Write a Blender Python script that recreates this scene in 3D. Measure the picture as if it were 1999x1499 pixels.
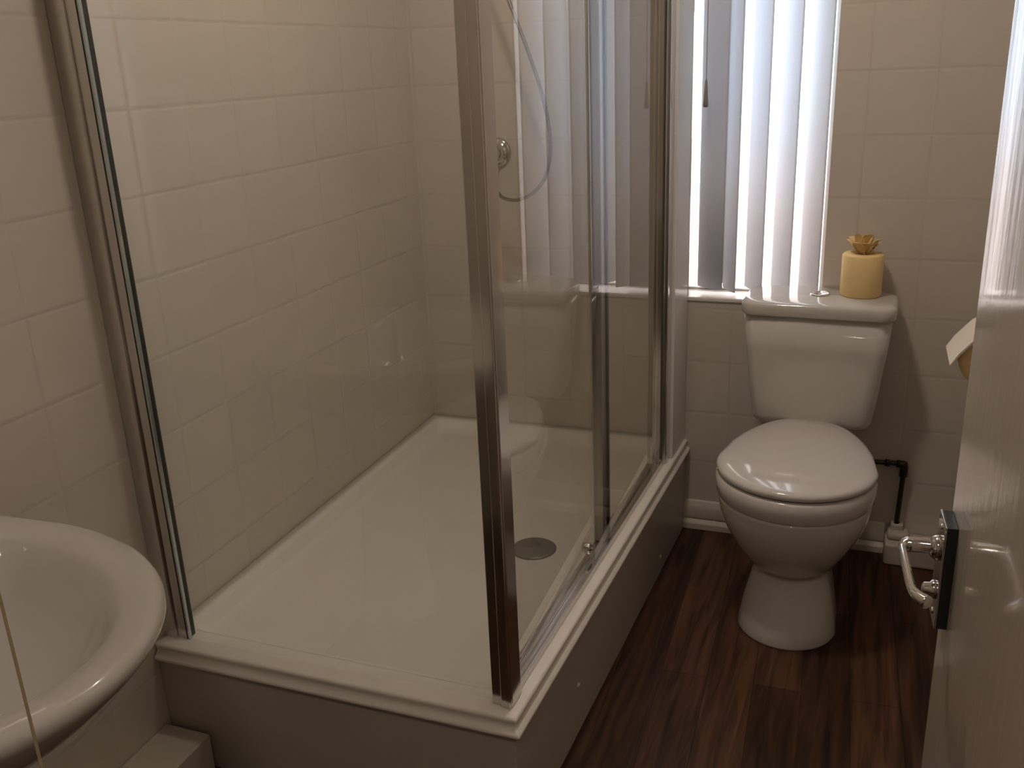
import bpy, bmesh, math, random
from mathutils import Vector, Matrix
random.seed(4)
C = bpy.context.scene.collection
for o in list(bpy.data.objects): bpy.data.objects.remove(o)

# ---------------------------------------------------------------- camera, world, exposure
W_PX, F_PX = 1999.0, 1837.7
cam = bpy.data.cameras.new('camera'); cam_o = bpy.data.objects.new('camera', cam); C.objects.link(cam_o)
cam.sensor_fit = 'HORIZONTAL'; cam.sensor_width = 36.0; cam.lens = 36.0*F_PX/W_PX
cam.clip_start = 0.02; cam.clip_end = 60
yaw, pit, rol = 0.371336, 0.328448, -0.042482
fw = Vector((-math.sin(yaw)*math.cos(pit), math.cos(yaw)*math.cos(pit), -math.sin(pit)))
r0 = fw.cross(Vector((0,0,1))).normalized(); u0 = r0.cross(fw)
rt = r0*math.cos(rol)+u0*math.sin(rol); up = u0*math.cos(rol)-r0*math.sin(rol)
M = Matrix(((rt.x,up.x,-fw.x,0),(rt.y,up.y,-fw.y,0),(rt.z,up.z,-fw.z,1.308),(0,0,0,1)))
cam_o.matrix_world = M
bpy.context.scene.camera = cam_o
w = bpy.data.worlds.new('world'); bpy.context.scene.world = w; w.use_nodes = True
w.node_tree.nodes['Background'].inputs[0].default_value = (0.75,0.87,1,1)
w.node_tree.nodes['Background'].inputs[1].default_value = 1.5
vs = bpy.context.scene.view_settings
vs.view_transform = 'Standard'; vs.look = 'None'; vs.gamma = 1; vs.use_curve_mapping = False; vs.exposure = 0.0
LAMP = 100          # ceiling lamp emission
LAMP_COL = (1.0, 0.87, 0.75)
WINDOW = 4.4        # pane emission standing in for daylight
HALL_FILL = 33  # strength of the unseen fill light added in the hallway

# ---------------------------------------------------------------- dimensions (metres)
XL, YB, XR, YF, ZC = -1.2384, 2.4974, 0.36, 0.14, 2.32
T = 0.15
def S(s, wd, z=0.0):
    """point on the shower's long side: s = y of the kerb edge, wd = distance inwards from the kerb edge"""
    k = 0.037
    return Vector((-0.481+k*(s-1.2)-wd, s+k*wd, z))

# ---------------------------------------------------------------- materials
def newmat(name):
    m = bpy.data.materials.new(name); m.use_nodes = True
    return m, m.node_tree.nodes, m.node_tree.links, m.node_tree.nodes['Principled BSDF']
def pm(name, col, rough=0.5, metal=0.0, coat=0.0, ior=1.5, var=0.0, vscale=8.0, bump=0.0, bscale=60.0, trans=0.0, stretch=None):
    m, N, L, b = newmat(name)
    b.inputs['Base Color'].default_value = (*col, 1); b.inputs['Roughness'].default_value = rough
    b.inputs['Metallic'].default_value = metal; b.inputs['IOR'].default_value = ior
    b.inputs['Coat Weight'].default_value = coat; b.inputs['Coat Roughness'].default_value = 0.05
    tc = N.new('ShaderNodeTexCoord'); src = tc.outputs['Object']
    if stretch:
        mp = N.new('ShaderNodeMapping'); mp.inputs['Scale'].default_value = stretch
        L.new(src, mp.inputs[0]); src = mp.outputs[0]
    n = N.new('ShaderNodeTexNoise'); n.inputs['Scale'].default_value = vscale; n.inputs['Detail'].default_value = 4
    L.new(src, n.inputs['Vector'])
    mx = N.new('ShaderNodeMix'); mx.data_type = 'RGBA'
    mx.inputs[6].default_value = (*[c*(1-var) for c in col], 1); mx.inputs[7].default_value = (*[min(1,c*(1+var)) for c in col], 1)
    L.new(n.outputs['Fac'], mx.inputs[0]); L.new(mx.outputs[2], b.inputs['Base Color'])
    if bump > 0:
        n2 = N.new('ShaderNodeTexNoise'); n2.inputs['Scale'].default_value = bscale; n2.inputs['Detail'].default_value = 3
        L.new(src, n2.inputs['Vector'])
        bp = N.new('ShaderNodeBump'); bp.inputs['Strength'].default_value = bump; bp.inputs['Distance'].default_value = 0.002
        L.new(n2.outputs['Fac'], bp.inputs['Height']); L.new(bp.outputs[0], b.inputs['Normal'])
    return m

def tile_mat(name, ax, a0, col=(0.63,0.57,0.50), grout=(0.56,0.505,0.435)):
    """150 mm glazed tiles on a vertical wall; ax = horizontal axis index"""
    m, N, L, b = newmat(name)
    tc = N.new('ShaderNodeTexCoord'); sp = N.new('ShaderNodeSeparateXYZ'); L.new(tc.outputs['Object'], sp.inputs[0])
    def mt(op, *a):
        n = N.new('ShaderNodeMath'); n.operation = op
        for i, v in enumerate(a):
            if isinstance(v, (int, float)): n.inputs[i].default_value = v
            else: L.new(v, n.inputs[i])
        return n.outputs[0]
    def edge(o, off):
        t = mt('DIVIDE', mt('SUBTRACT', o, off), T)
        f = mt('FRACT', t)
        d = mt('MULTIPLY', mt('MINIMUM', f, mt('SUBTRACT', 1.0, f)), T)   # metres to nearest joint
        return d, mt('FLOOR', t)
    d1, c1 = edge(sp.outputs[ax], a0); d2, c2 = edge(sp.outputs[2], 0.0569)
    d = mt('MINIMUM', d1, d2)
    mr = N.new('ShaderNodeMapRange'); mr.inputs['From Min'].default_value = 0.0006; mr.inputs['From Max'].default_value = 0.0028
    L.new(d, mr.inputs['Value'])
    mask = mr.outputs[0]
    # per-tile tone
    cb = N.new('ShaderNodeCombineXYZ'); L.new(c1, cb.inputs[0]); L.new(c2, cb.inputs[1])
    wn = N.new('ShaderNodeTexWhiteNoise'); L.new(cb.outputs[0], wn.inputs['Vector'])
    mx0 = N.new('ShaderNodeMix'); mx0.data_type = 'RGBA'
    mx0.inputs[6].default_value = (*[c*0.985 for c in col],1); mx0.inputs[7].default_value = (*[c*1.015 for c in col],1)
    L.new(wn.outputs['Value'], mx0.inputs[0])
    mx = N.new('ShaderNodeMix'); mx.data_type = 'RGBA'; mx.inputs[6].default_value = (*grout,1)
    L.new(mask, mx.inputs[0]); L.new(mx0.outputs[2], mx.inputs[7]); L.new(mx.outputs[2], b.inputs['Base Color'])
    rr = N.new('ShaderNodeMapRange'); rr.inputs['To Min'].default_value = 0.6; rr.inputs['To Max'].default_value = 0.09
    L.new(mask, rr.inputs['Value']); L.new(rr.outputs[0], b.inputs['Roughness'])
    # cushion edges and slightly uneven setting
    mr2 = N.new('ShaderNodeMapRange'); mr2.inputs['From Min'].default_value = 0.0; mr2.inputs['From Max'].default_value = 0.007
    mr2.interpolation_type = 'SMOOTHSTEP'; L.new(d, mr2.inputs['Value'])
    no = N.new('ShaderNodeTexNoise'); no.inputs['Scale'].default_value = 9; no.inputs['Detail'].default_value = 1
    L.new(tc.outputs['Object'], no.inputs['Vector'])
    h = mt('ADD', mr2.outputs[0], mt('MULTIPLY', no.outputs['Fac'], 0.8))
    bp = N.new('ShaderNodeBump'); bp.inputs['Strength'].default_value = 0.5; bp.inputs['Distance'].default_value = 0.0008
    L.new(h, bp.inputs['Height']); L.new(bp.outputs[0], b.inputs['Normal'])
    return m

def floor_mat():
    m, N, L, b = newmat('dark_wood_vinyl')
    tc = N.new('ShaderNodeTexCoord')
    br = N.new('ShaderNodeTexBrick'); br.inputs['Scale'].default_value = 1.0
    mp = N.new('ShaderNodeMapping'); mp.inputs['Rotation'].default_value = (0,0,math.radians(88))
    L.new(tc.outputs['Object'], mp.inputs[0]); L.new(mp.outputs[0], br.inputs['Vector'])
    br.inputs['Brick Width'].default_value = 0.9; br.inputs['Row Height'].default_value = 0.10
    br.inputs['Mortar Size'].default_value = 0.0012; br.inputs['Mortar Smooth'].default_value = 0.4
    br.inputs['Color1'].default_value = (0.046,0.023,0.013,1); br.inputs['Color2'].default_value = (0.094,0.045,0.025,1)
    br.inputs['Mortar'].default_value = (0.032,0.017,0.010,1); br.offset = 0.37
    mp2 = N.new('ShaderNodeMapping'); mp2.inputs['Scale'].default_value = (30,2.2,1)
    L.new(tc.outputs['Object'], mp2.inputs[0])
    n = N.new('ShaderNodeTexNoise'); n.inputs['Scale'].default_value = 1.6; n.inputs['Detail'].default_value = 8; n.inputs['Distortion'].default_value = 0.8
    L.new(mp2.outputs[0], n.inputs['Vector'])
    cr = N.new('ShaderNodeValToRGB'); cr.color_ramp.elements[0].position = 0.32; cr.color_ramp.elements[0].color = (0.35,0.33,0.34,1)
    cr.color_ramp.elements[1].position = 0.72; cr.color_ramp.elements[1].color = (1.5,1.4,1.3,1)
    L.new(n.outputs['Fac'], cr.inputs[0])
    mx = N.new('ShaderNodeMix'); mx.data_type = 'RGBA'; mx.blend_type = 'MULTIPLY'; mx.inputs[0].default_value = 1
    L.new(br.outputs['Color'], mx.inputs[6]); L.new(cr.outputs[0], mx.inputs[7]); L.new(mx.outputs[2], b.inputs['Base Color'])
    b.inputs['Roughness'].default_value = 0.5; b.inputs['IOR'].default_value = 1.3
    bp = N.new('ShaderNodeBump'); bp.inputs['Strength'].default_value = 0.25; bp.inputs['Distance'].default_value = 0.001
    L.new(n.outputs['Fac'], bp.inputs['Height']); L.new(bp.outputs[0], b.inputs['Normal'])
    return m

def glass_mat(name, tint, ior=1.9):
    m = bpy.data.materials.new(name); m.use_nodes = True; N, L = m.node_tree.nodes, m.node_tree.links
    N.clear(); out = N.new('ShaderNodeOutputMaterial')
    tr = N.new('ShaderNodeBsdfTransparent'); tr.inputs[0].default_value = (*tint,1)
    gl = N.new('ShaderNodeBsdfGlossy'); gl.inputs['Roughness'].default_value = 0.0
    fr = N.new('ShaderNodeFresnel'); fr.inputs['IOR'].default_value = ior
    geo = N.new('ShaderNodeNewGeometry')
    inv = N.new('ShaderNodeMath'); inv.operation = 'SUBTRACT'; inv.inputs[0].default_value = 1; L.new(geo.outputs['Backfacing'], inv.inputs[1])
    mu = N.new('ShaderNodeMath'); mu.operation = 'MULTIPLY'; L.new(fr.outputs[0], mu.inputs[0]); L.new(inv.outputs[0], mu.inputs[1])
    ms = N.new('ShaderNodeMixShader'); L.new(mu.outputs[0], ms.inputs[0]); L.new(tr.outputs[0], ms.inputs[1]); L.new(gl.outputs[0], ms.inputs[2])
    L.new(ms.outputs[0], out.inputs[0])
    return m

def vane_mat():
    m = bpy.data.materials.new('vane_fabric'); m.use_nodes = True; N, L = m.node_tree.nodes, m.node_tree.links
    N.clear(); out = N.new('ShaderNodeOutputMaterial')
    d = N.new('ShaderNodeBsdfDiffuse'); t = N.new('ShaderNodeBsdfTranslucent')
    tc = N.new('ShaderNodeTexCoord'); n = N.new('ShaderNodeTexNoise'); n.inputs['Scale'].default_value = 220; L.new(tc.outputs['Object'], n.inputs['Vector'])
    cr = N.new('ShaderNodeValToRGB'); cr.color_ramp.elements[0].color = (0.60,0.59,0.57,1); cr.color_ramp.elements[1].color = (0.74,0.73,0.71,1)
    L.new(n.outputs['Fac'], cr.inputs[0]); L.new(cr.outputs[0], d.inputs[0]); t.inputs[0].default_value = (0.88,0.89,0.93,1)
    ms = N.new('ShaderNodeMixShader'); ms.inputs[0].default_value = 0.55
    L.new(d.outputs[0], ms.inputs[1]); L.new(t.outputs[0], ms.inputs[2]); L.new(ms.outputs[0], out.inputs[0])
    return m

def emit_mat(name, col, st, pattern=False):
    m = bpy.data.materials.new(name); m.use_nodes = True; N, L = m.node_tree.nodes, m.node_tree.links
    N.clear(); out = N.new('ShaderNodeOutputMaterial'); e = N.new('ShaderNodeEmission')
    e.inputs[0].default_value = (*col,1); e.inputs[1].default_value = st; L.new(e.outputs[0], out.inputs[0])
    if pattern:   # pane glow: pale sky above and a brownish blur below, painted into the emission
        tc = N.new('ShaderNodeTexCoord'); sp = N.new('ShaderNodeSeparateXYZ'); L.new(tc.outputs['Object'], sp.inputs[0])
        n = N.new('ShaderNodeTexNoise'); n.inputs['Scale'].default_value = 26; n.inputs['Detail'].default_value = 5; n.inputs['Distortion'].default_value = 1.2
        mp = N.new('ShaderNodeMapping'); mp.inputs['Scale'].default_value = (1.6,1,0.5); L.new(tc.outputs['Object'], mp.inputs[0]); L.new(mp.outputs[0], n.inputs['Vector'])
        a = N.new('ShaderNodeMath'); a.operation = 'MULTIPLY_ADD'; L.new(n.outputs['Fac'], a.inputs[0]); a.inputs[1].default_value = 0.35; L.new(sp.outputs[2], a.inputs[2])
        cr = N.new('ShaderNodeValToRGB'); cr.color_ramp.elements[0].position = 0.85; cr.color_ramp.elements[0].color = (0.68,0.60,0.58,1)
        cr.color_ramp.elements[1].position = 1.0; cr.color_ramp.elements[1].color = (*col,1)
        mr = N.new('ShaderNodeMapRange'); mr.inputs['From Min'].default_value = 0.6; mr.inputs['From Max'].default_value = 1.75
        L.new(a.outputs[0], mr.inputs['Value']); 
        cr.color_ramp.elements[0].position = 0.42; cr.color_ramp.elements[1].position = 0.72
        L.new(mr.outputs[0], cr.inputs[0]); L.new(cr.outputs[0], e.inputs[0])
    return m

M_tileL = tile_mat('wall_tiles_side', 1, 1.0768)
M_tileB = tile_mat('wall_tiles_end', 0, -0.3297)
M_floor = floor_mat()
M_paint = pm('ceiling_paint', (0.70,0.68,0.64), 0.7, var=0.02)
M_hall = pm('hall_paint', (0.45,0.42,0.38), 0.8, var=0.03)
M_cer = pm('white_ceramic', (0.60,0.57,0.53), 0.07, coat=0.5, var=0.01)
M_seat = pm('white_seat_plastic', (0.64,0.60,0.57), 0.10, coat=0.3, var=0.01)
M_tray = pm('tray_acrylic', (0.82,0.77,0.70), 0.22, var=0.015, bump=0.05, bscale=30)
M_chrome = pm('chrome', (0.66,0.64,0.62), 0.07, metal=1.0, var=0.02)
M_chromeS = pm('polished_frame', (0.70,0.68,0.66), 0.16, metal=1.0, var=0.03, vscale=20)
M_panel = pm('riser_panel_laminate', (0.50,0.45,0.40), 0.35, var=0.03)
M_pvc = pm('white_gloss_trim', (0.80,0.78,0.75), 0.14, var=0.02)
M_door = pm('door_gloss_paint', (0.62,0.55,0.47), 0.11, coat=0.45, ior=1.5, var=0.015, bump=0.16, bscale=26, stretch=(1,3,0.35))
M_skirt = pm('skirting_gloss', (0.62,0.56,0.49), 0.3, var=0.04)
M_glass = glass_mat('shower_glass', (0.98,0.99,0.98))
M_satin = pm('satin_aluminium', (0.62,0.59,0.57), 0.34, metal=1.0, var=0.03)
M_seal = pm('black_seal_and_reflection', (0.012,0.014,0.013), 0.4)  # also colours the dark reflection on the handle plate's side
M_edge = pm('glass_edge_trim', (0.60,0.66,0.68), 0.15, metal=0.8)
M_gasket = pm('olive_gasket', (0.075,0.07,0.055), 0.35)
M_vane = vane_mat()
M_pane = emit_mat('pane_daylight_glow', (0.79,0.89,1.03), WINDOW, True)
M_lamp = emit_mat('lamp_glow', LAMP_COL, LAMP)
M_hfill = emit_mat('hall_fill_glow', LAMP_COL, HALL_FILL)
M_yellow = pm('yellow_tissue', (0.87,0.64,0.31), 0.9, var=0.05, vscale=40, bump=0.3, bscale=300)
M_copper = pm('tarnished_shaded_copper', (0.055,0.04,0.03), 0.4, metal=0.7, var=0.2)  # tarnish, with the shade on the pipe also put into the dark colour
M_waste = pm('grey_waste_cover', (0.30,0.28,0.25), 0.35, metal=0.4, var=0.05)
M_hose = pm('hose_steel', (0.40,0.38,0.35), 0.25, metal=1.0, var=0.1)
M_cord = pm('cream_cord', (0.42,0.34,0.20), 0.8, var=0.1)
M_cream = pm('cream_cover', (0.75,0.66,0.55), 0.3, var=0.03)
M_mortar = pm('old_sealant', (0.50,0.44,0.37), 0.8, var=0.15, vscale=60, bump=0.6, bscale=80)

# ---------------------------------------------------------------- mesh helpers
def link(name, bm, mat, parent=None, smooth=False, bevel=0.0, seg=2, sub=0, angle=35, flip=False):
    bmesh.ops.recalc_face_normals(bm, faces=bm.faces)
    me = bpy.data.meshes.new(name); bm.to_mesh(me); bm.free(); me.materials.append(mat)
    o = bpy.data.objects.new(name, me); C.objects.link(o)
    if parent: o.parent = parent
    if smooth:
        for p in me.polygons: p.use_smooth = True
    if bevel:
        b = o.modifiers.new('bevel', 'BEVEL'); b.width = bevel; b.segments = seg; b.limit_method = 'ANGLE'; b.angle_limit = math.radians(angle)
        for p in me.polygons: p.use_smooth = True
        wn = o.modifiers.new('wn', 'WEIGHTED_NORMAL'); wn.keep_sharp = False
    if sub:
        s_ = o.modifiers.new('sub', 'SUBSURF'); s_.levels = sub; s_.render_levels = sub
    return o
def box(bm, a, b):
    x0,y0,z0 = a; x1,y1,z1 = b
    v = [bm.verts.new(p) for p in ((x0,y0,z0),(x1,y0,z0),(x1,y1,z0),(x0,y1,z0),(x0,y0,z1),(x1,y0,z1),(x1,y1,z1),(x0,y1,z1))]
    for f in ((0,3,2,1),(4,5,6,7),(0,1,5,4),(1,2,6,5),(2,3,7,6),(3,0,4,7)): bm.faces.new([v[i] for i in f])
def sbox(bm, s0, s1, w0, w1, z0, z1):
    """box in the shower-side frame"""
    v = [bm.verts.new(S(s,wd,z)) for z in (z0,z1) for s,wd in ((s0,w1),(s0,w0),(s1,w0),(s1,w1))]
    for f in ((0,3,2,1),(4,5,6,7),(0,1,5,4),(1,2,6,5),(2,3,7,6),(3,0,4,7)): bm.faces.new([v[i] for i in f])
def B(*boxes):
    bm = bmesh.new()
    for a, b in boxes: box(bm, a, b)
    return bm
def SB(*boxes):
    bm = bmesh.new()
    for b in boxes: sbox(bm, *b)
    return bm
def loft(rings, cap0=True, cap1=True, bm=None, closed=True):
    bm = bm or bmesh.new(); vr = [[bm.verts.new(p) for p in r] for r in rings]; n = len(rings[0])
    for a, b in zip(vr, vr[1:]):
        for i in range(n if closed else n-1):
            j = (i+1) % n; bm.faces.new((a[i], a[j], b[j], b[i]))
    if cap0: bm.faces.new(list(reversed(vr[0])))
    if cap1: bm.faces.new(vr[-1])
    return bm
def tube(pts, r, n=10, bm=None, radii=None):
    pts = [Vector(p) for p in pts]; rings = []; prev = None
    for i, p in enumerate(pts):
        d = ((pts[min(i+1,len(pts)-1)]-p).normalized() + (p-pts[max(i-1,0)]).normalized()).normalized()
        if prev is None:
            a = d.cross(Vector((0,0,1)) if abs(d.z) < .9 else Vector((1,0,0))).normalized()
        else:
            a = (prev - d*prev.dot(d)).normalized()
        prev = a; b = d.cross(a); rr = radii[i] if radii else r
        rings.append([p+(a*math.cos(t)+b*math.sin(t))*rr for t in [2*math.pi*k/n for k in range(n)]])
    return loft(rings, bm=bm)
def spline(P, k=8):
    P = [Vector(p) for p in P]; out = []
    Q = [P[0]*2-P[1]] + P + [P[-1]*2-P[-2]]
    for i in range(1, len(Q)-2):
        for j in range(k):
            t = j/k; a,b,c,d = Q[i-1:i+3]
            out.append(0.5*((2*b)+(c-a)*t+(2*a-5*b+4*c-d)*t*t+(3*b-a-3*c+d)*t**3))
    out.append(P[-1]); return out
def lathe(prof, n=40, cx=0, cy=0, bm=None, cap0=True, cap1=True):
    return loft([[Vector((cx+r*math.cos(t), cy+r*math.sin(t), z)) for t in [2*math.pi*k/n for k in range(n)]] for r, z in prof], cap0, cap1, bm)
def props(o, label, cat=None, group=None):
    o['label'] = label
    if cat: o['category'] = cat
    if group: o['group'] = group
    return o
def thing(name, label, cat, loc=(0,0,0), rz=0.0, group=None):
    o = bpy.data.objects.new(name, None); C.objects.link(o); o.location = loc; o.rotation_euler = (0,0,rz)
    o.empty_display_size = 0.05
    return props(o, label, cat, group)
def struct(o, label, cat):
    o['kind'] = 'structure'; return props(o, label, cat)

# ---------------------------------------------------------------- room shell
def slab(name, a, b, mat, label, cat): return struct(link(name, B((a,b)), mat), label, cat)
slab('floor', (-1.6,-1.6,-0.05), (1.0,2.62,0), M_floor, 'dark brown wood-plank vinyl floor in front of the toilet', 'floor')
slab('ceiling', (-1.6,-1.6,ZC), (1.0,2.62,ZC+0.05), M_paint, 'plain pale ceiling over the bathroom, above the shower', 'ceiling')
slab('wall_left', (XL-0.1,-1.6,0), (XL,YB,ZC), M_tileL, 'cream square-tiled wall behind the shower pane and the basin', 'wall')
WX0, WX1, WZ0, WZ1 = -0.476, -0.1045, 0.689, 1.78
bm = B(((XL-0.1,YB,0),(WX0,YB+0.13,ZC)), ((WX1,YB,0),(XR+0.1,YB+0.13,ZC)), ((WX0,YB,0),(WX1,YB+0.13,WZ0-0.012)), ((WX0,YB,WZ1),(WX1,YB+0.13,ZC)))
struct(link('wall_back', bm, M_tileB), 'cream square-tiled end wall behind the toilet, with the window in it', 'wall')
slab('wall_right', (XR,-1.6,0), (XR+0.1,YB,ZC), tile_mat('wall_tiles_right',1,1.0768), 'cream tiled side wall mostly hidden behind the open door', 'wall')
bm = B(((XL,YF-0.12,0),(-0.72,YF,ZC)), ((0.17,YF-0.12,0),(XR,YF,ZC)), ((-0.72,YF-0.12,2.02),(0.17,YF,ZC)))
struct(link('wall_front', bm, tile_mat('wall_tiles_front',0,0.03)), 'tiled wall around the doorway the photo is taken from', 'wall')
slab('wall_hall', (-1.6,-1.7,0), (1.0,-1.6,ZC), M_hall, 'plain painted hallway wall opposite the bathroom doorway', 'wall')
# sill
bm = B(((WX0,YB-0.004,WZ0-0.012),(WX1,YB+0.13,WZ0)))
struct(link('trim_1', bm, M_pvc, bevel=0.003), 'glossy white window sill below the vertical blind', 'window sill')
# window unit
win = thing('window_1', 'narrow white-framed window with obscured bright glass behind the blind', 'window', (0,0,0)); win['kind'] = 'structure'
yw = YB+0.092
link('window_frame_and_blocker', B(((WX0,yw,WZ0),(WX0+0.012,yw+0.035,WZ1)), ((WX1-0.012,yw,WZ0),(WX1,yw+0.035,WZ1)), ((WX0+0.012,yw,WZ0),(WX1-0.012,yw+0.035,WZ0+0.006)), ((WX0+0.012,yw,WZ1-0.04),(WX1-0.012,yw+0.035,WZ1)), ((-0.432,yw-0.005,WZ0+0.02),(-0.335,yw+0.035,WZ1-0.04))), M_pvc, win, bevel=0.003)  # the wide upright bar is added to block backlight behind the left vanes
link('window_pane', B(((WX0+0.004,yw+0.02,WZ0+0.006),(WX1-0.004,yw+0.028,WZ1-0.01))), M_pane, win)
# tile edge strips down the left side of the window opening (ragged tile edges)
bm = bmesh.new()
for k in range(9):
    z0 = 0.0569+T*(k+4); d = 0.0275+random.uniform(0.0,0.004)
    if z0 > WZ1: break
    box(bm, (WX0-0.008, YB-0.005, max(z0+0.002,WZ0+0.002)), (WX0+d, YB+0.0, min(z0+T-0.002,WZ1)))
struct(link('trim_2', bm, M_pvc, bevel=0.001), 'uneven tile edges down the left side of the window opening', 'tile edge')

# skirting on the end wall (moulded section)
prof = [(0,0),(0.022,0),(0.022,0.018),(0.016,0.026),(0.012,0.030),(0.016,0.036),(0.016,0.062),(0.010,0.074),(0.006,0.084),(0,0.086)]
bm = loft([[Vector((x, YB-a, z)) for a, z in prof] for x in (-0.452, 0.10)])
struct(link('baseboard_back', bm, M_skirt, bevel=0.0015), 'pale moulded skirting on the tiled wall either side of the toilet', 'skirting board')
# low boxing in the right corner, low boxing along the left wall
bm = B(((0.10,YB-0.085,0),(XR,YB,0.062)),); box(bm, (0.105,YB-0.06,0.062), (0.16,YB-0.012,0.082))
struct(link('trim_3', bm, M_mortar, bevel=0.008, seg=3), 'rough pale block at the floor behind the toilet under the dark pipe', 'pipe boxing')
struct(link('trim_4', B(((XL,YF,0),(XL+0.105,1.203,0.090))), M_skirt, bevel=0.004), 'low pale boxing on the floor under the basin along the left wall', 'pipe boxing')

# ---------------------------------------------------------------- ceiling lamp and added hall fill light
lm = thing('ceiling_lamp', 'round warm ceiling lamp over the bathroom floor', 'ceiling light', (-0.46,1.56,ZC))
link('lamp_base', lathe([(0.075,0),(0.075,-0.02),(0.07,-0.028)], 32), M_pvc, lm, smooth=True)
link('lamp_shade', lathe([(0.001,-0.085),(0.045,-0.08),(0.075,-0.062),(0.088,-0.035),(0.078,-0.02)], 32, cap1=True), M_lamp, lm, smooth=True)
lm = thing('hall_fill_light', 'unseen warm fill light added in the hallway behind the doorway', 'ceiling light', (-0.02,-0.32,ZC))  # added out of view to brighten door, riser front and toilet pedestal
link('lamp_base', lathe([(0.10,0),(0.10,-0.02),(0.09,-0.03)], 32), M_pvc, lm, smooth=True)
link('lamp_shade', lathe([(0.001,-0.10),(0.07,-0.09),(0.11,-0.065),(0.125,-0.035),(0.11,-0.02)], 32), M_hfill, lm, smooth=True)

# ---------------------------------------------------------------- shower tray
# map (u,v) measured as insets -> world. outer corners
ZT = 0.274
def quad_ring(d, z, r, n=6, dl=None):
    """rounded quad inset by d from the tray outline; dl = inset at the wall sides"""
    dl = d if dl is None else dl
    xl = XL+max(dl,0.0); yb = YB-max(dl,0.0)
    fr = 1.20 + d
    c = [(xl, fr), None, None, (xl, yb)]
    p1 = S(fr, d); p2 = S(yb, d)
    P = [Vector((xl,fr)), Vector((p1.x,fr)), Vector((p2.x,yb)), Vector((xl,yb))]
    out = []
    for i in range(4):
        a, b, cc = P[i-1], P[i], P[(i+1)%4]
        ua = (a-b).normalized(); uc = (cc-b).normalized()
        for k in range(n+1):
            t = k/n; q0 = b+ua*r; q1 = b+uc*r
            q = q0*(1-t)**2 + b*2*t*(1-t) + q1*t**2
            out.append(Vector((q.x, q.y, z)))
    return out
e = 0.002
rings = [quad_ring(0.030,0.200,0.004,dl=e), quad_ring(0.030,0.2362,0.004,dl=e), quad_ring(0.002,0.2375,0.004,dl=e), quad_ring(0.0,0.242,0.004,dl=e), quad_ring(0.001,0.247,0.004,dl=e), quad_ring(0.007,0.251,0.004,dl=e),
         quad_ring(0.010,0.255,0.004,dl=e), quad_ring(0.010,0.262,0.004,dl=e), quad_ring(0.0075,0.266,0.004,dl=e), quad_ring(0.008,0.271,0.004,dl=e), quad_ring(0.012,ZT,0.004,dl=e),
         quad_ring(0.065,ZT,0.01,dl=0.030), quad_ring(0.075,ZT-0.004,0.03,dl=0.036), quad_ring(0.083,0.250,0.045,dl=0.045), quad_ring(0.093,0.2445,0.05,dl=0.056), quad_ring(0.12,0.2425,0.05,dl=0.08), quad_ring(0.25,0.239,0.05,dl=0.22)]
tray = thing('shower_tray', 'large cream-white rectangular shower tray on a raised base behind the glass', 'shower tray', (0,0,0))
to = link('tray_body', loft(rings, cap0=True, cap1=True), M_tray, tray, smooth=True)
cx, cy = -0.672, 1.822
wc = link('waste_cover', lathe([(0.001,0.2475),(0.012,0.2475),(0.013,0.2465),(0.030,0.2468),(0.032,0.2462),(0.047,0.2455),(0.052,0.2425),(0.052,0.236)], 48, cx, cy), M_waste, tray, smooth=True); wc['label'] = 'round grey waste cover'
# riser panels with screw caps
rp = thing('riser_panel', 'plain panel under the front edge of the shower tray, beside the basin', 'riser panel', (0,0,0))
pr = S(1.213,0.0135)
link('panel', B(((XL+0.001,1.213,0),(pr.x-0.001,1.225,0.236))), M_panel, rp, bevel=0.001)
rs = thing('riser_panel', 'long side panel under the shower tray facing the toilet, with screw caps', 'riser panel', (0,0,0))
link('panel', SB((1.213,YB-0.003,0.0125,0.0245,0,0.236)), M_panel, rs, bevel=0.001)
for s_, z_ in ((1.24,0.225),(1.53,0.222),(1.93,0.222),(2.27,0.222),(1.53,0.115),(2.20,0.05)):
    c = S(s_,0.0125,z_); bm = bmesh.new()
    rg = []
    for dx, r in ((0,0.0055),(0.0025,0.0055),(0.0045,0.004),(0.005,0.0005)):
        rg.append([Vector((c.x+dx, c.y+r*math.cos(t), c.z+r*math.sin(t))) for t in [2*math.pi*k/14 for k in range(14)]])
    link('screw_cap', loft(rg, bm=bm), M_cer, rs, smooth=True)
# filler upstand between enclosure and end wall
fl = thing('filler_panel', 'narrow glossy white upright strip between shower wall post and tiled wall', 'filler panel', (0,0,0))
link('strip', SB((2.342,YB-0.002,0.016,0.062,ZT,2.06)), M_pvc, fl, bevel=0.003)

# ---------------------------------------------------------------- shower enclosure
en = thing('shower_enclosure', 'chrome-framed glass shower enclosure with a fixed front pane and sliding side door', 'shower enclosure', (0,0,0))
Z0, Z1 = ZT+0.001, 2.02
# corner post (hollow square with a rebate line)
link('corner_post', SB((1.232,1.272,0.024,0.062,Z0,Z1), (1.228,1.232,0.026,0.044,Z0,Z1)), M_chromeS, en, bevel=0.0025)
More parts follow.
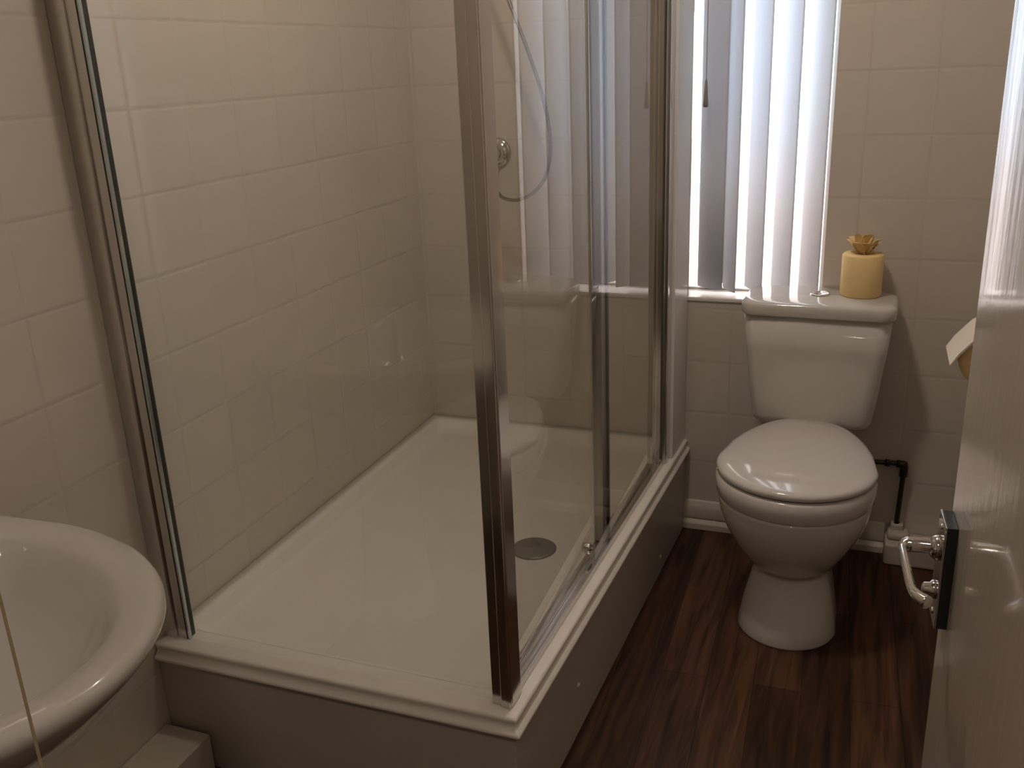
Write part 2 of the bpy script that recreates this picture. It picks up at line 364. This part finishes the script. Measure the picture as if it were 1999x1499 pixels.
# wall channel against the left wall (two nested sections)
link('wall_channel', B(((XL+0.001,1.232,Z0),(XL+0.036,1.262,Z1)), ((XL+0.036,1.237,Z0),(XL+0.058,1.257,Z1))), M_chromeS, en, bevel=0.002)
link('glazing_seal', B(((XL+0.058,1.236,Z0),(XL+0.0605,1.258,Z1)),), M_seal, en)
link('glazing_trim', B(((XL+0.0605,1.2365,Z0),(XL+0.0645,1.243,Z1)),), M_edge, en)
q = S(1.25,0.062)
link('front_pane', B(((XL+0.0625,1.2435,Z0+0.001),(q.x-0.0005,1.2495,Z1-0.03))), M_glass, en)
link('wall_post', SB((2.300,2.340,0.024,0.062,Z0,Z1), (2.285,2.300,0.030,0.050,Z0,Z1)), M_chromeS, en, bevel=0.002)
link('wall_post_seal', SB((2.281,2.285,0.030,0.036,Z0+0.02,Z1)), M_gasket, en)
link('bottom_rail', SB((1.273,2.280,0.030,0.036,Z0,Z0+0.014), (1.273,2.280,0.036,0.070,Z0,Z0+0.005), (1.273,2.280,0.050,0.054,Z0+0.005,Z0+0.012)), M_chromeS, en, bevel=0.001)
link('top_rail', SB((1.273,2.299,0.026,0.072,Z1-0.045,Z1)), M_chromeS, en, bevel=0.002)
q = S(1.25,0.063)
link('top_rail', B(((XL+0.06,1.236,Z1-0.029),(q.x-0.001,1.256,Z1))), M_chromeS, en, bevel=0.002)
bm = bmesh.new()
v = [bm.verts.new(S(s_,wd,z)) for z in (Z0+0.015,Z1-0.046) for s_,wd in ((1.715,0.0330),(1.715,0.0380),(2.282,0.0540),(2.282,0.0490))]
for f in ((0,3,2,1),(4,5,6,7),(0,1,5,4),(1,2,6,5),(2,3,7,6),(3,0,4,7)): bm.faces.new([v[i] for i in f])
fx = link('fixed_pane', bm, M_glass, en)
bm = bmesh.new()      # the sliding leaf runs true to the tiled wall rather than to the kerb
v = [bm.verts.new(S(s_,wd,z)) for z in (Z0+0.010,Z1-0.05) for s_,wd in ((1.282,0.0500),(1.282,0.0440),(1.822,0.0610),(1.822,0.0670))]
for f in ((0,3,2,1),(4,5,6,7),(0,1,5,4),(1,2,6,5),(2,3,7,6),(3,0,4,7)): bm.faces.new([v[i] for i in f])
sd = link('sliding_door_pane', bm, M_glass, en)
link('door_stile', SB((1.822,1.850,0.047,0.071,Z0+0.008,Z1-0.05)), M_satin, sd, bevel=0.0025)
link('door_seal', SB((1.850,1.860,0.044,0.052,Z0+0.008,Z1-0.05)), M_seal, sd)
link('door_stile', SB((1.2735,1.2815,0.042,0.052,Z0+0.010,Z1-0.05)), M_edge, sd, bevel=0.001)
for s_ in (1.745, 1.33):
    c = S(s_,0.0575,Z0+0.030)
    rg = [[Vector((c.x+dx, c.y+r*math.cos(t), c.z+r*1.25*math.sin(t))) for t in [2*math.pi*k/18 for k in range(18)]] for dx, r in ((-0.014,0.008),(-0.012,0.010),(0.0,0.011),(0.004,0.011),(0.006,0.008),(0.007,0.004),(0.010,0.004),(0.011,0.001))]
    link('door_roller', loft(rg), M_chrome, sd, smooth=True)

# ---------------------------------------------------------------- shower mixer, hose, rail
mx = thing('shower_mixer', 'chrome shower valve with a looping hose on the tiled end wall of the shower', 'shower mixer', (0,0,0))
def ydisc(bm, x, z, prof, n=28):
    """disc section lathed about the y axis from the end wall"""
    return loft([[Vector((x+r*math.cos(t), YB-d, z+r*math.sin(t))) for t in [2*math.pi*k/n for k in range(n)]] for d, r in prof], bm=bm)
link('valve_body', ydisc(None,-0.985,1.075,[(0,0.04),(0.006,0.04),(0.010,0.034),(0.012,0.022),(0.045,0.022),(0.050,0.026),(0.075,0.026),(0.080,0.018),(0.081,0.001)]), M_chrome, mx, smooth=True)
link('valve_outlet', tube([(-0.985,YB-0.03,1.055),(-0.985,YB-0.03,1.015)],0.009), M_chrome, mx, smooth=True)
hp = spline([(-0.985,YB-0.03,1.018),(-0.978,YB-0.05,0.990),(-0.940,YB-0.09,0.962),(-0.870,YB-0.12,0.965),(-0.808,YB-0.13,1.015),(-0.788,YB-0.13,1.10),(-0.805,YB-0.12,1.21),(-0.850,YB-0.11,1.34),(-0.92,YB-0.10,1.51),(-0.985,YB-0.09,1.66),(-1.02,YB-0.085,1.70)],10)
link('hose', tube(hp,0.0048,10), M_hose, mx, smooth=True)
rl = thing('shower_rail', 'slim chrome riser rail with hand shower on the end wall inside the shower', 'shower rail', (0,0,0))
link('rail', tube([(-1.045,YB-0.05,1.06),(-1.045,YB-0.05,1.85)],0.0095,14), M_chrome, rl, smooth=True)
for z in (1.08,1.82):
    link('rail_bracket', ydisc(None,-1.045,z,[(0,0.02),(0.006,0.02),(0.01,0.012),(0.05,0.012),(0.061,0.013),(0.062,0.001)]), M_chrome, rl, smooth=True)
link('slider', B(((-1.062,YB-0.085,1.70),(-1.025,YB-0.032,1.74))), M_chrome, rl, bevel=0.006, seg=3)
link('hand_shower', tube(spline([(-1.02,YB-0.085,1.70),(-1.03,YB-0.10,1.76),(-1.035,YB-0.13,1.84),(-1.035,YB-0.17,1.865)],6),0.012,14,radii=None), M_chrome, rl, smooth=True)

# ---------------------------------------------------------------- toilet (local frame: origin at floor/wall, -y to the front)
RZ = -0.037
tl = thing('toilet', 'white close-coupled toilet with closed lid against the tiled wall under the window', 'toilet', (-0.101,YB-0.002,0), RZ)
def egg(hw, yf, yb, z, n=56, pw=2.0, back=0.5, x0=0.0):
    """plan outline: rounded front, narrower squarer back. yf/yb measured from wall (negative)"""
    ym = yf + (hw if (yb-yf) > 2*hw else (yb-yf)*0.5)
    out = []
    for k in range(n):
        t = 2*math.pi*k/n; c, s_ = math.cos(t), math.sin(t)
        if s_ <= 0:
            y = ym + (ym-yf)*s_; x = hw*c
        else:
            p = 4.0 if back < 0.5 else 2.6
            sg = 1 if c >= 0 else -1
            yy = abs(s_)**(2/p); y = ym+(yb-ym)*yy; x = hw*sg*(abs(c)**(2/p))*(1-(0.42 if back < 0.5 else 0.15)*yy**1.5)
        out.append(Vector((x0+x, y, z)))
    return out
def rrect(hx, y0, y1, r, z, n=7):
    out = []
    for cx_, cy_, a0 in ((hx-r,y0+r,-90),(hx-r,y1-r,0),(-hx+r,y1-r,90),(-hx+r,y0+r,180)):
        for k in range(n+1):
            a = math.radians(a0+90*k/n); out.append(Vector((cx_+r*math.cos(a), cy_+r*math.sin(a), z)))
    return out
# pan
pan_sec = [(0.000,0.113,-0.553,-0.150),(0.006,0.114,-0.555,-0.148),(0.03,0.110,-0.548,-0.15),(0.07,0.103,-0.532,-0.15),(0.115,0.092,-0.512,-0.15),(0.145,0.085,-0.498,-0.15),(0.158,0.083,-0.495,-0.15),(0.163,0.085,-0.500,-0.15),(0.170,0.094,-0.518,-0.15),
           (0.185,0.104,-0.535,-0.15),(0.210,0.118,-0.555,-0.14),(0.240,0.135,-0.576,-0.13),(0.275,0.152,-0.595,-0.12),(0.310,0.166,-0.605,-0.11),(0.340,0.170,-0.609,-0.10),(0.3475,0.169,-0.608,-0.10)]
link('pan', loft([egg(h,a,b,z,back=0.6) for z,h,a,b in pan_sec]), M_cer, tl, smooth=True)
link('pan_shelf', B(((-0.095,-0.19,0.24),(0.095,-0.004,0.398))), M_cer, tl, bevel=0.03, seg=5)
link('seat', loft([egg(h,a,b,z,back=0.15) for z,h,a,b in [(0.3485,0.160,-0.600,-0.170),(0.3485,0.170,-0.609,-0.160),(0.354,0.1745,-0.614,-0.157),(0.378,0.1775,-0.617,-0.155),(0.396,0.1765,-0.616,-0.155),(0.4005,0.172,-0.610,-0.158),(0.401,0.160,-0.59,-0.17)]]), M_seat, tl, smooth=True)
lid = [(0.4045,0.155,-0.590,-0.17),(0.4045,0.170,-0.606,-0.160),(0.4075,0.176,-0.613,-0.156),(0.416,0.1765,-0.614,-0.154),(0.4215,0.1725,-0.609,-0.157),(0.4250,0.162,-0.597,-0.166),(0.4285,0.140,-0.572,-0.205),(0.4315,0.10,-0.53,-0.235),(0.433,0.05,-0.46,-0.28),(0.4333,0.01,-0.40,-0.34)]
link('lid', loft([egg(h,a,b,z,back=0.12) for z,h,a,b in lid]), M_seat, tl, smooth=True)
for sx in (-1,1):
    link('hinge', tube([(sx*0.045,-0.147,0.407),(sx*0.075,-0.147,0.407)],0.0065,14), M_seat, tl, smooth=True)
ci = link('cistern', loft([rrect(hx,y0,-0.004,r,z) for z,hx,y0,r in [(0.400,0.120,-0.140,0.03),(0.402,0.136,-0.150,0.032),(0.410,0.144,-0.157,0.034),(0.424,0.148,-0.160,0.034),(0.50,0.1575,-0.164,0.034),(0.60,0.168,-0.167,0.034),(0.690,0.1755,-0.169,0.034)]]), M_cer, tl, smooth=True)
cl = link('cistern_lid', loft([rrect(hx,y0,-0.002,r,z) for z,hx,y0,r in [(0.691,0.176,-0.170,0.034),(0.6915,0.1805,-0.176,0.038),(0.695,0.1825,-0.178,0.038),(0.714,0.1825,-0.178,0.038),(0.720,0.1810,-0.176,0.038),(0.7245,0.176,-0.171,0.036),(0.7275,0.166,-0.160,0.034),(0.7295,0.145,-0.140,0.03),(0.731,0.10,-0.11,0.02)]]), M_cer, tl, smooth=True)
link('flush_button', lathe([(0.024,0.729),(0.024,0.7335),(0.021,0.735),(0.0195,0.7335),(0.001,0.7335)], 32, 0.0, -0.085), M_chrome, cl, smooth=True)

# ---------------------------------------------------------------- yellow toilet roll on the cistern
def roll_profile(r, h): return [(0.021,0.004),(0.021,0),(r-0.003,0),(r,0.004),(r,h-0.004),(r-0.004,h),(0.022,h),(0.020,h-0.004)]
rx_, ry_ = -0.011, 2.426
ro = thing('toilet_roll', 'yellow toilet roll standing on the cistern lid with its tissue tucked into a flower', 'toilet roll', (rx_,ry_,0.7305))
link('roll_body', lathe(roll_profile(0.0485,0.104), 48), M_yellow, ro, smooth=True)
# folded tissue flower
bm = bmesh.new()
for j, (rad, hgt, ph, cnt) in enumerate(((0.017,0.046,0.0,5),(0.033,0.034,0.6,7))):
    for k in range(cnt):
        a = ph+2*math.pi*k/cnt+random.uniform(-.2,.2); hh = hgt*random.uniform(.75,1.2); d = Vector((math.cos(a),math.sin(a),0)); t_ = Vector((-d.y,d.x,0))
        rings = []
        for i in range(6):
            u = i/5; c = d*(rad*(0.25+0.95*u)) + Vector((0,0,0.103+hh*math.sin(u*1.7)*0.98)); wd = 0.013*math.sin(0.5+2.3*u)+0.002
            cup = 0.005*math.sin(3*u)
            rings.append([c-t_*wd+d*cup, c-t_*wd*.4-d*cup*.3, c+t_*wd*.4+d*cup*.4, c+t_*wd+d*cup])
        base = [[p for p in r] for r in rings]
        full = [r + [p+Vector((0,0,-0.0008))-d*0.0009 for p in reversed(r)] for r in base]
        loft(full, bm=bm)
link('tissue_flower', bm, M_yellow, ro, smooth=True)
link('cardboard_core', loft([[Vector((r*math.cos(t), r*math.sin(t), z)) for t in [2*math.pi*k/28 for k in range(28)]] for r, z in ((0.0208,0.001),(0.0208,0.102),(0.0190,0.102),(0.0190,0.001))], cap0=False, cap1=False), M_cream, ro, smooth=True)

# ---------------------------------------------------------------- roll holder on the right wall and its roll
YH = 1.86; cxr, czr = 0.220, 0.747
hd = thing('toilet_roll_holder', 'wall-mounted toilet roll holder with a pale hinged cover beside the door edge', 'toilet roll holder', (0,0,0))
link('back_plate', B(((XR-0.012,YH-0.04,0.79),(XR-0.0005,YH+0.10,0.84))), M_cream, hd, bevel=0.003)
link('arm', tube([(XR-0.01,YH+0.105,0.81),(XR-0.08,YH+0.105,0.79),(cxr,YH+0.105,czr),(cxr,YH-0.005,czr)],0.004,10), M_chrome, hd, smooth=True)
pts = [(XR-0.014,0.826),(0.275,0.829),(0.235,0.822),(0.200,0.799),(0.172,0.765),(0.160,0.744),(0.158,0.741)]
rg = [[Vector((x,y,z)) for x,z in pts]+[Vector((x+0.003,y,z-0.004)) for x,z in reversed(pts)] for y in (YH-0.012,YH+0.115)]
link('cover_flap', loft(rg), M_cream, hd, smooth=False, bevel=0.001)
r2 = thing('toilet_roll', 'yellow toilet roll hanging in the holder, half hidden by the door', 'toilet roll', (cxr,YH,czr), 0)
prf = roll_profile(0.0455,0.10)
link('roll_body', loft([[Vector((r*math.cos(t), d, r*math.sin(t))) for t in [2*math.pi*k/48 for k in range(48)]] for r, d in prf]), M_yellow, r2, smooth=True)

# ---------------------------------------------------------------- water pipe
pp = thing('water_pipe', 'dark copper water pipe turning down the wall to the right of the toilet', 'pipe', (0,0,0))
PY = YB-0.024
link('pipe_run', tube(spline([(0.02,PY,0.268),(0.09,PY,0.270),(0.124,PY,0.270),(0.131,PY,0.262),(0.131,PY,0.23),(0.127,PY,0.10),(0.127,PY,0.078)],5),0.0065,12), M_copper, pp, smooth=True)
link('elbow', tube([(0.112,PY,0.270),(0.131,PY,0.270),(0.132,PY,0.262),(0.131,PY,0.236)],0.0105,12), M_copper, pp, smooth=True)
link('pipe_collar', tube([(0.084,PY,0.2695),(0.096,PY,0.2698)],0.0095,12), M_copper, pp, smooth=True)
link('pipe_clip', B(((0.112,PY-0.012,0.072),(0.144,YB-0.001,0.098))), M_mortar, pp, bevel=0.004)

# ---------------------------------------------------------------- vertical blind
bl = thing('vertical_blind', 'off-white vertical blind hanging in the window above the toilet', 'blind', (0,0,0))
ZB, ZTOP, YV = 0.708, 1.735, 2.535
link('head_rail', B(((WX0+0.004,YV-0.02,ZTOP),(WX1-0.004,YV+0.02,ZTOP+0.04))), M_pvc, bl, bevel=0.003)
def vane(cx_, phi, wd=0.087, zb=ZB, bow=0.006):
    """curved fabric strip; phi = angle of its width from the y axis, left end towards the glass"""
    ph = math.radians(phi); e_ = Vector((-math.sin(ph), math.cos(ph), 0)); nn = Vector((-math.cos(ph), -math.sin(ph), 0))
    n = 12; pts = []
    for k in range(n+1):
        u = -1+2*k/n; pts.append(Vector((cx_,YV,0))+e_*(u*wd/2)+nn*(bow*(1-u*u)))
    ring = pts+[p-nn*0.0007 for p in reversed(pts)]
    return loft([[Vector((p.x,p.y,z)) for p in ring] for z in (zb,zb+0.3,zb+0.7,ZTOP)])
for cx_, phi, zb in ((-0.398,58,0.706),(-0.347,30,0.704),(-0.283,38,ZB),(-0.213,39,ZB),(-0.142,39,ZB)):
    v = link('vane', vane(cx_, phi, zb=zb), M_vane, bl, smooth=True)
cd = thing('blind_cord', 'thin blind pull cord with a small tapered weight hanging beside the darkest vane', 'blind cord', (0,0,0))
link('cord', tube([(-0.4125,2.486,1.74),(-0.4125,2.486,1.245)],0.0011,8), M_cord, cd)
link('cord_weight', lathe([(0.0015,1.250),(0.003,1.246),(0.0062,1.196),(0.0070,1.188),(0.0055,1.183),(0.001,1.182)],16,-0.4125,2.486), M_waste, cd, smooth=True)

# ---------------------------------------------------------------- wash basin
ba = thing('wash_basin', 'rounded white pedestal wash basin on the left wall beside the shower', 'wash basin', (XL+0.001,0.62,0))
def dring(hx, hy, z, xc=0.20, n=48, back=0.0, m=0.0):
    """D outline: x from the wall; front half ellipse centre xc, straight sides to the wall"""
    out = []
    for k in range(n+1):
        t = -math.pi/2+math.pi*k/n
        out.append(Vector((xc+hx*math.cos(t), hy*math.sin(t), z)))
    out += [Vector((xc*0.55, hy*0.985, z)), Vector((back+0.02, hy*0.93, z)), Vector((back, hy*0.88, z)), Vector((back, 0.02, z)), Vector((back, -hy*0.88, z)), Vector((back+0.02, -hy*0.93, z)), Vector((xc*0.55, -hy*0.985, z))]
    return out
HX, HY = 0.333, 0.274
br_ = [dring(0.16,0.13,0.56,0.16), dring(0.22,0.18,0.585,0.18), dring(0.285,0.232,0.635,0.19), dring(0.315,0.257,0.675,0.195), dring(HX-0.006,HY-0.006,0.694,0.20), dring(HX,HY,0.704,0.20), dring(HX,HY,0.712,0.20), dring(HX-0.004,HY-0.004,0.7185,0.20), dring(HX-0.012,HY-0.012,0.7215,0.20),
       dring(HX-0.030,HY-0.028,0.721,0.20,back=0.003)]
def bring(hx, hy, z, xc, bk): 
    return dring(hx, hy, z, xc, back=bk)
br_ += [bring(HX-0.044,HY-0.050,0.7185,0.20,0.085), bring(HX-0.053,HY-0.060,0.713,0.20,0.096), bring(HX-0.066,HY-0.073,0.696,0.20,0.106), bring(HX-0.090,HY-0.095,0.660,0.205,0.12), bring(HX-0.14,HY-0.13,0.615,0.21,0.135), bring(0.12,0.10,0.592,0.215,0.16), bring(0.04,0.04,0.585,0.22,0.20)]
link('bowl', loft(br_), M_cer, ba, smooth=True)
link('pedestal', loft([[Vector((0.175+a*math.cos(t)*1.1, b*math.sin(t), z)) for t in [2*math.pi*k/32 for k in range(32)]] for z,a,b in ((0,0.10,0.10),(0.02,0.098,0.098),(0.10,0.075,0.075),(0.35,0.068,0.07),(0.5,0.085,0.09),(0.57,0.11,0.12))]), M_cer, ba, smooth=True)
pc = thing('light_pull_cord', 'thin cream pull cord hanging in front of the wash basin', 'pull cord', (0,0,0))
link('cord', tube([(-0.606,0.45,ZC-0.02),(-0.606,0.45,0.70)],0.0013,8), M_cord, pc)
link('ceiling_switch', lathe([(0.028,ZC-0.025),(0.03,ZC-0.02),(0.03,ZC-0.001)],24,-0.606,0.45), M_pvc, pc, smooth=True)
link('cord_pull', lathe([(0.002,0.705),(0.006,0.695),(0.009,0.665),(0.007,0.652),(0.001,0.650)],16,-0.606,0.45), M_pvc, pc, smooth=True)

# ---------------------------------------------------------------- open door on the right
DX, DY, DA = 0.0945, 0.905, math.radians(3.6)
dr = thing('door_1', 'open glossy cream-painted door at the right edge, with chrome lever handle', 'door', (DX,DY,0), DA)
dr['kind'] = 'structure'
# local: latch edge at y=0, door runs towards -y, bathroom-side face at x=0
link('door_leaf', B(((0,-0.735,0.006),(0.040,0,1.98))), M_door, dr, bevel=0.0015)
hz = 0.858
hnd = link('handle_plate', B(((-0.0115,-0.046,0.781),(-0.0095,-0.006,0.889))), M_chrome, dr, bevel=0.0008)
link('plate_side_reflection', B(((-0.0095,-0.0455,0.7815),(0,-0.0065,0.8885))), M_seal, hnd, bevel=0.0008)  # dark reflection on the chrome plate's side, put into a black colour
def xdisc(y, z, prof, n=24): return loft([[Vector((x, y+r*math.cos(t), z+r*math.sin(t))) for t in [2*math.pi*k/n for k in range(n)]] for x, r in prof])
link('handle_rose', xdisc(-0.026,hz,[(-0.0115,0.012),(-0.015,0.012),(-0.018,0.0100),(-0.020,0.008)]), M_chrome, hnd, smooth=True)
lv = spline([(-0.016,-0.024,hz),(-0.030,-0.024,hz),(-0.040,-0.026,hz),(-0.0445,-0.033,hz),(-0.0450,-0.050,hz+0.001),(-0.0445,-0.075,hz+0.001),(-0.0435,-0.100,hz),(-0.0405,-0.115,hz-0.001),(-0.032,-0.126,hz-0.002)],6)
n_ = len(lv)
link('lever', tube(lv,0.006,14,radii=[0.0075 if i < 12 else 0.0042+0.0030*max(0,(18-i)/6)+0.0022*max(0,(i-n_+10)/10) for i in range(n_)]), M_chrome, hnd, smooth=True)
link('privacy_turn', xdisc(-0.026,hz-0.045,[(-0.0115,0.009),(-0.014,0.009),(-0.016,0.0065),(-0.021,0.0062),(-0.023,0.004),(-0.0235,0.001)]), M_chrome, hnd, smooth=True)
for z in (0.790,0.880):
    link('screw', xdisc(-0.026,z,[(-0.0115,0.0035),(-0.0125,0.003),(-0.0127,0.0005)],12), M_chrome, hnd, smooth=True)
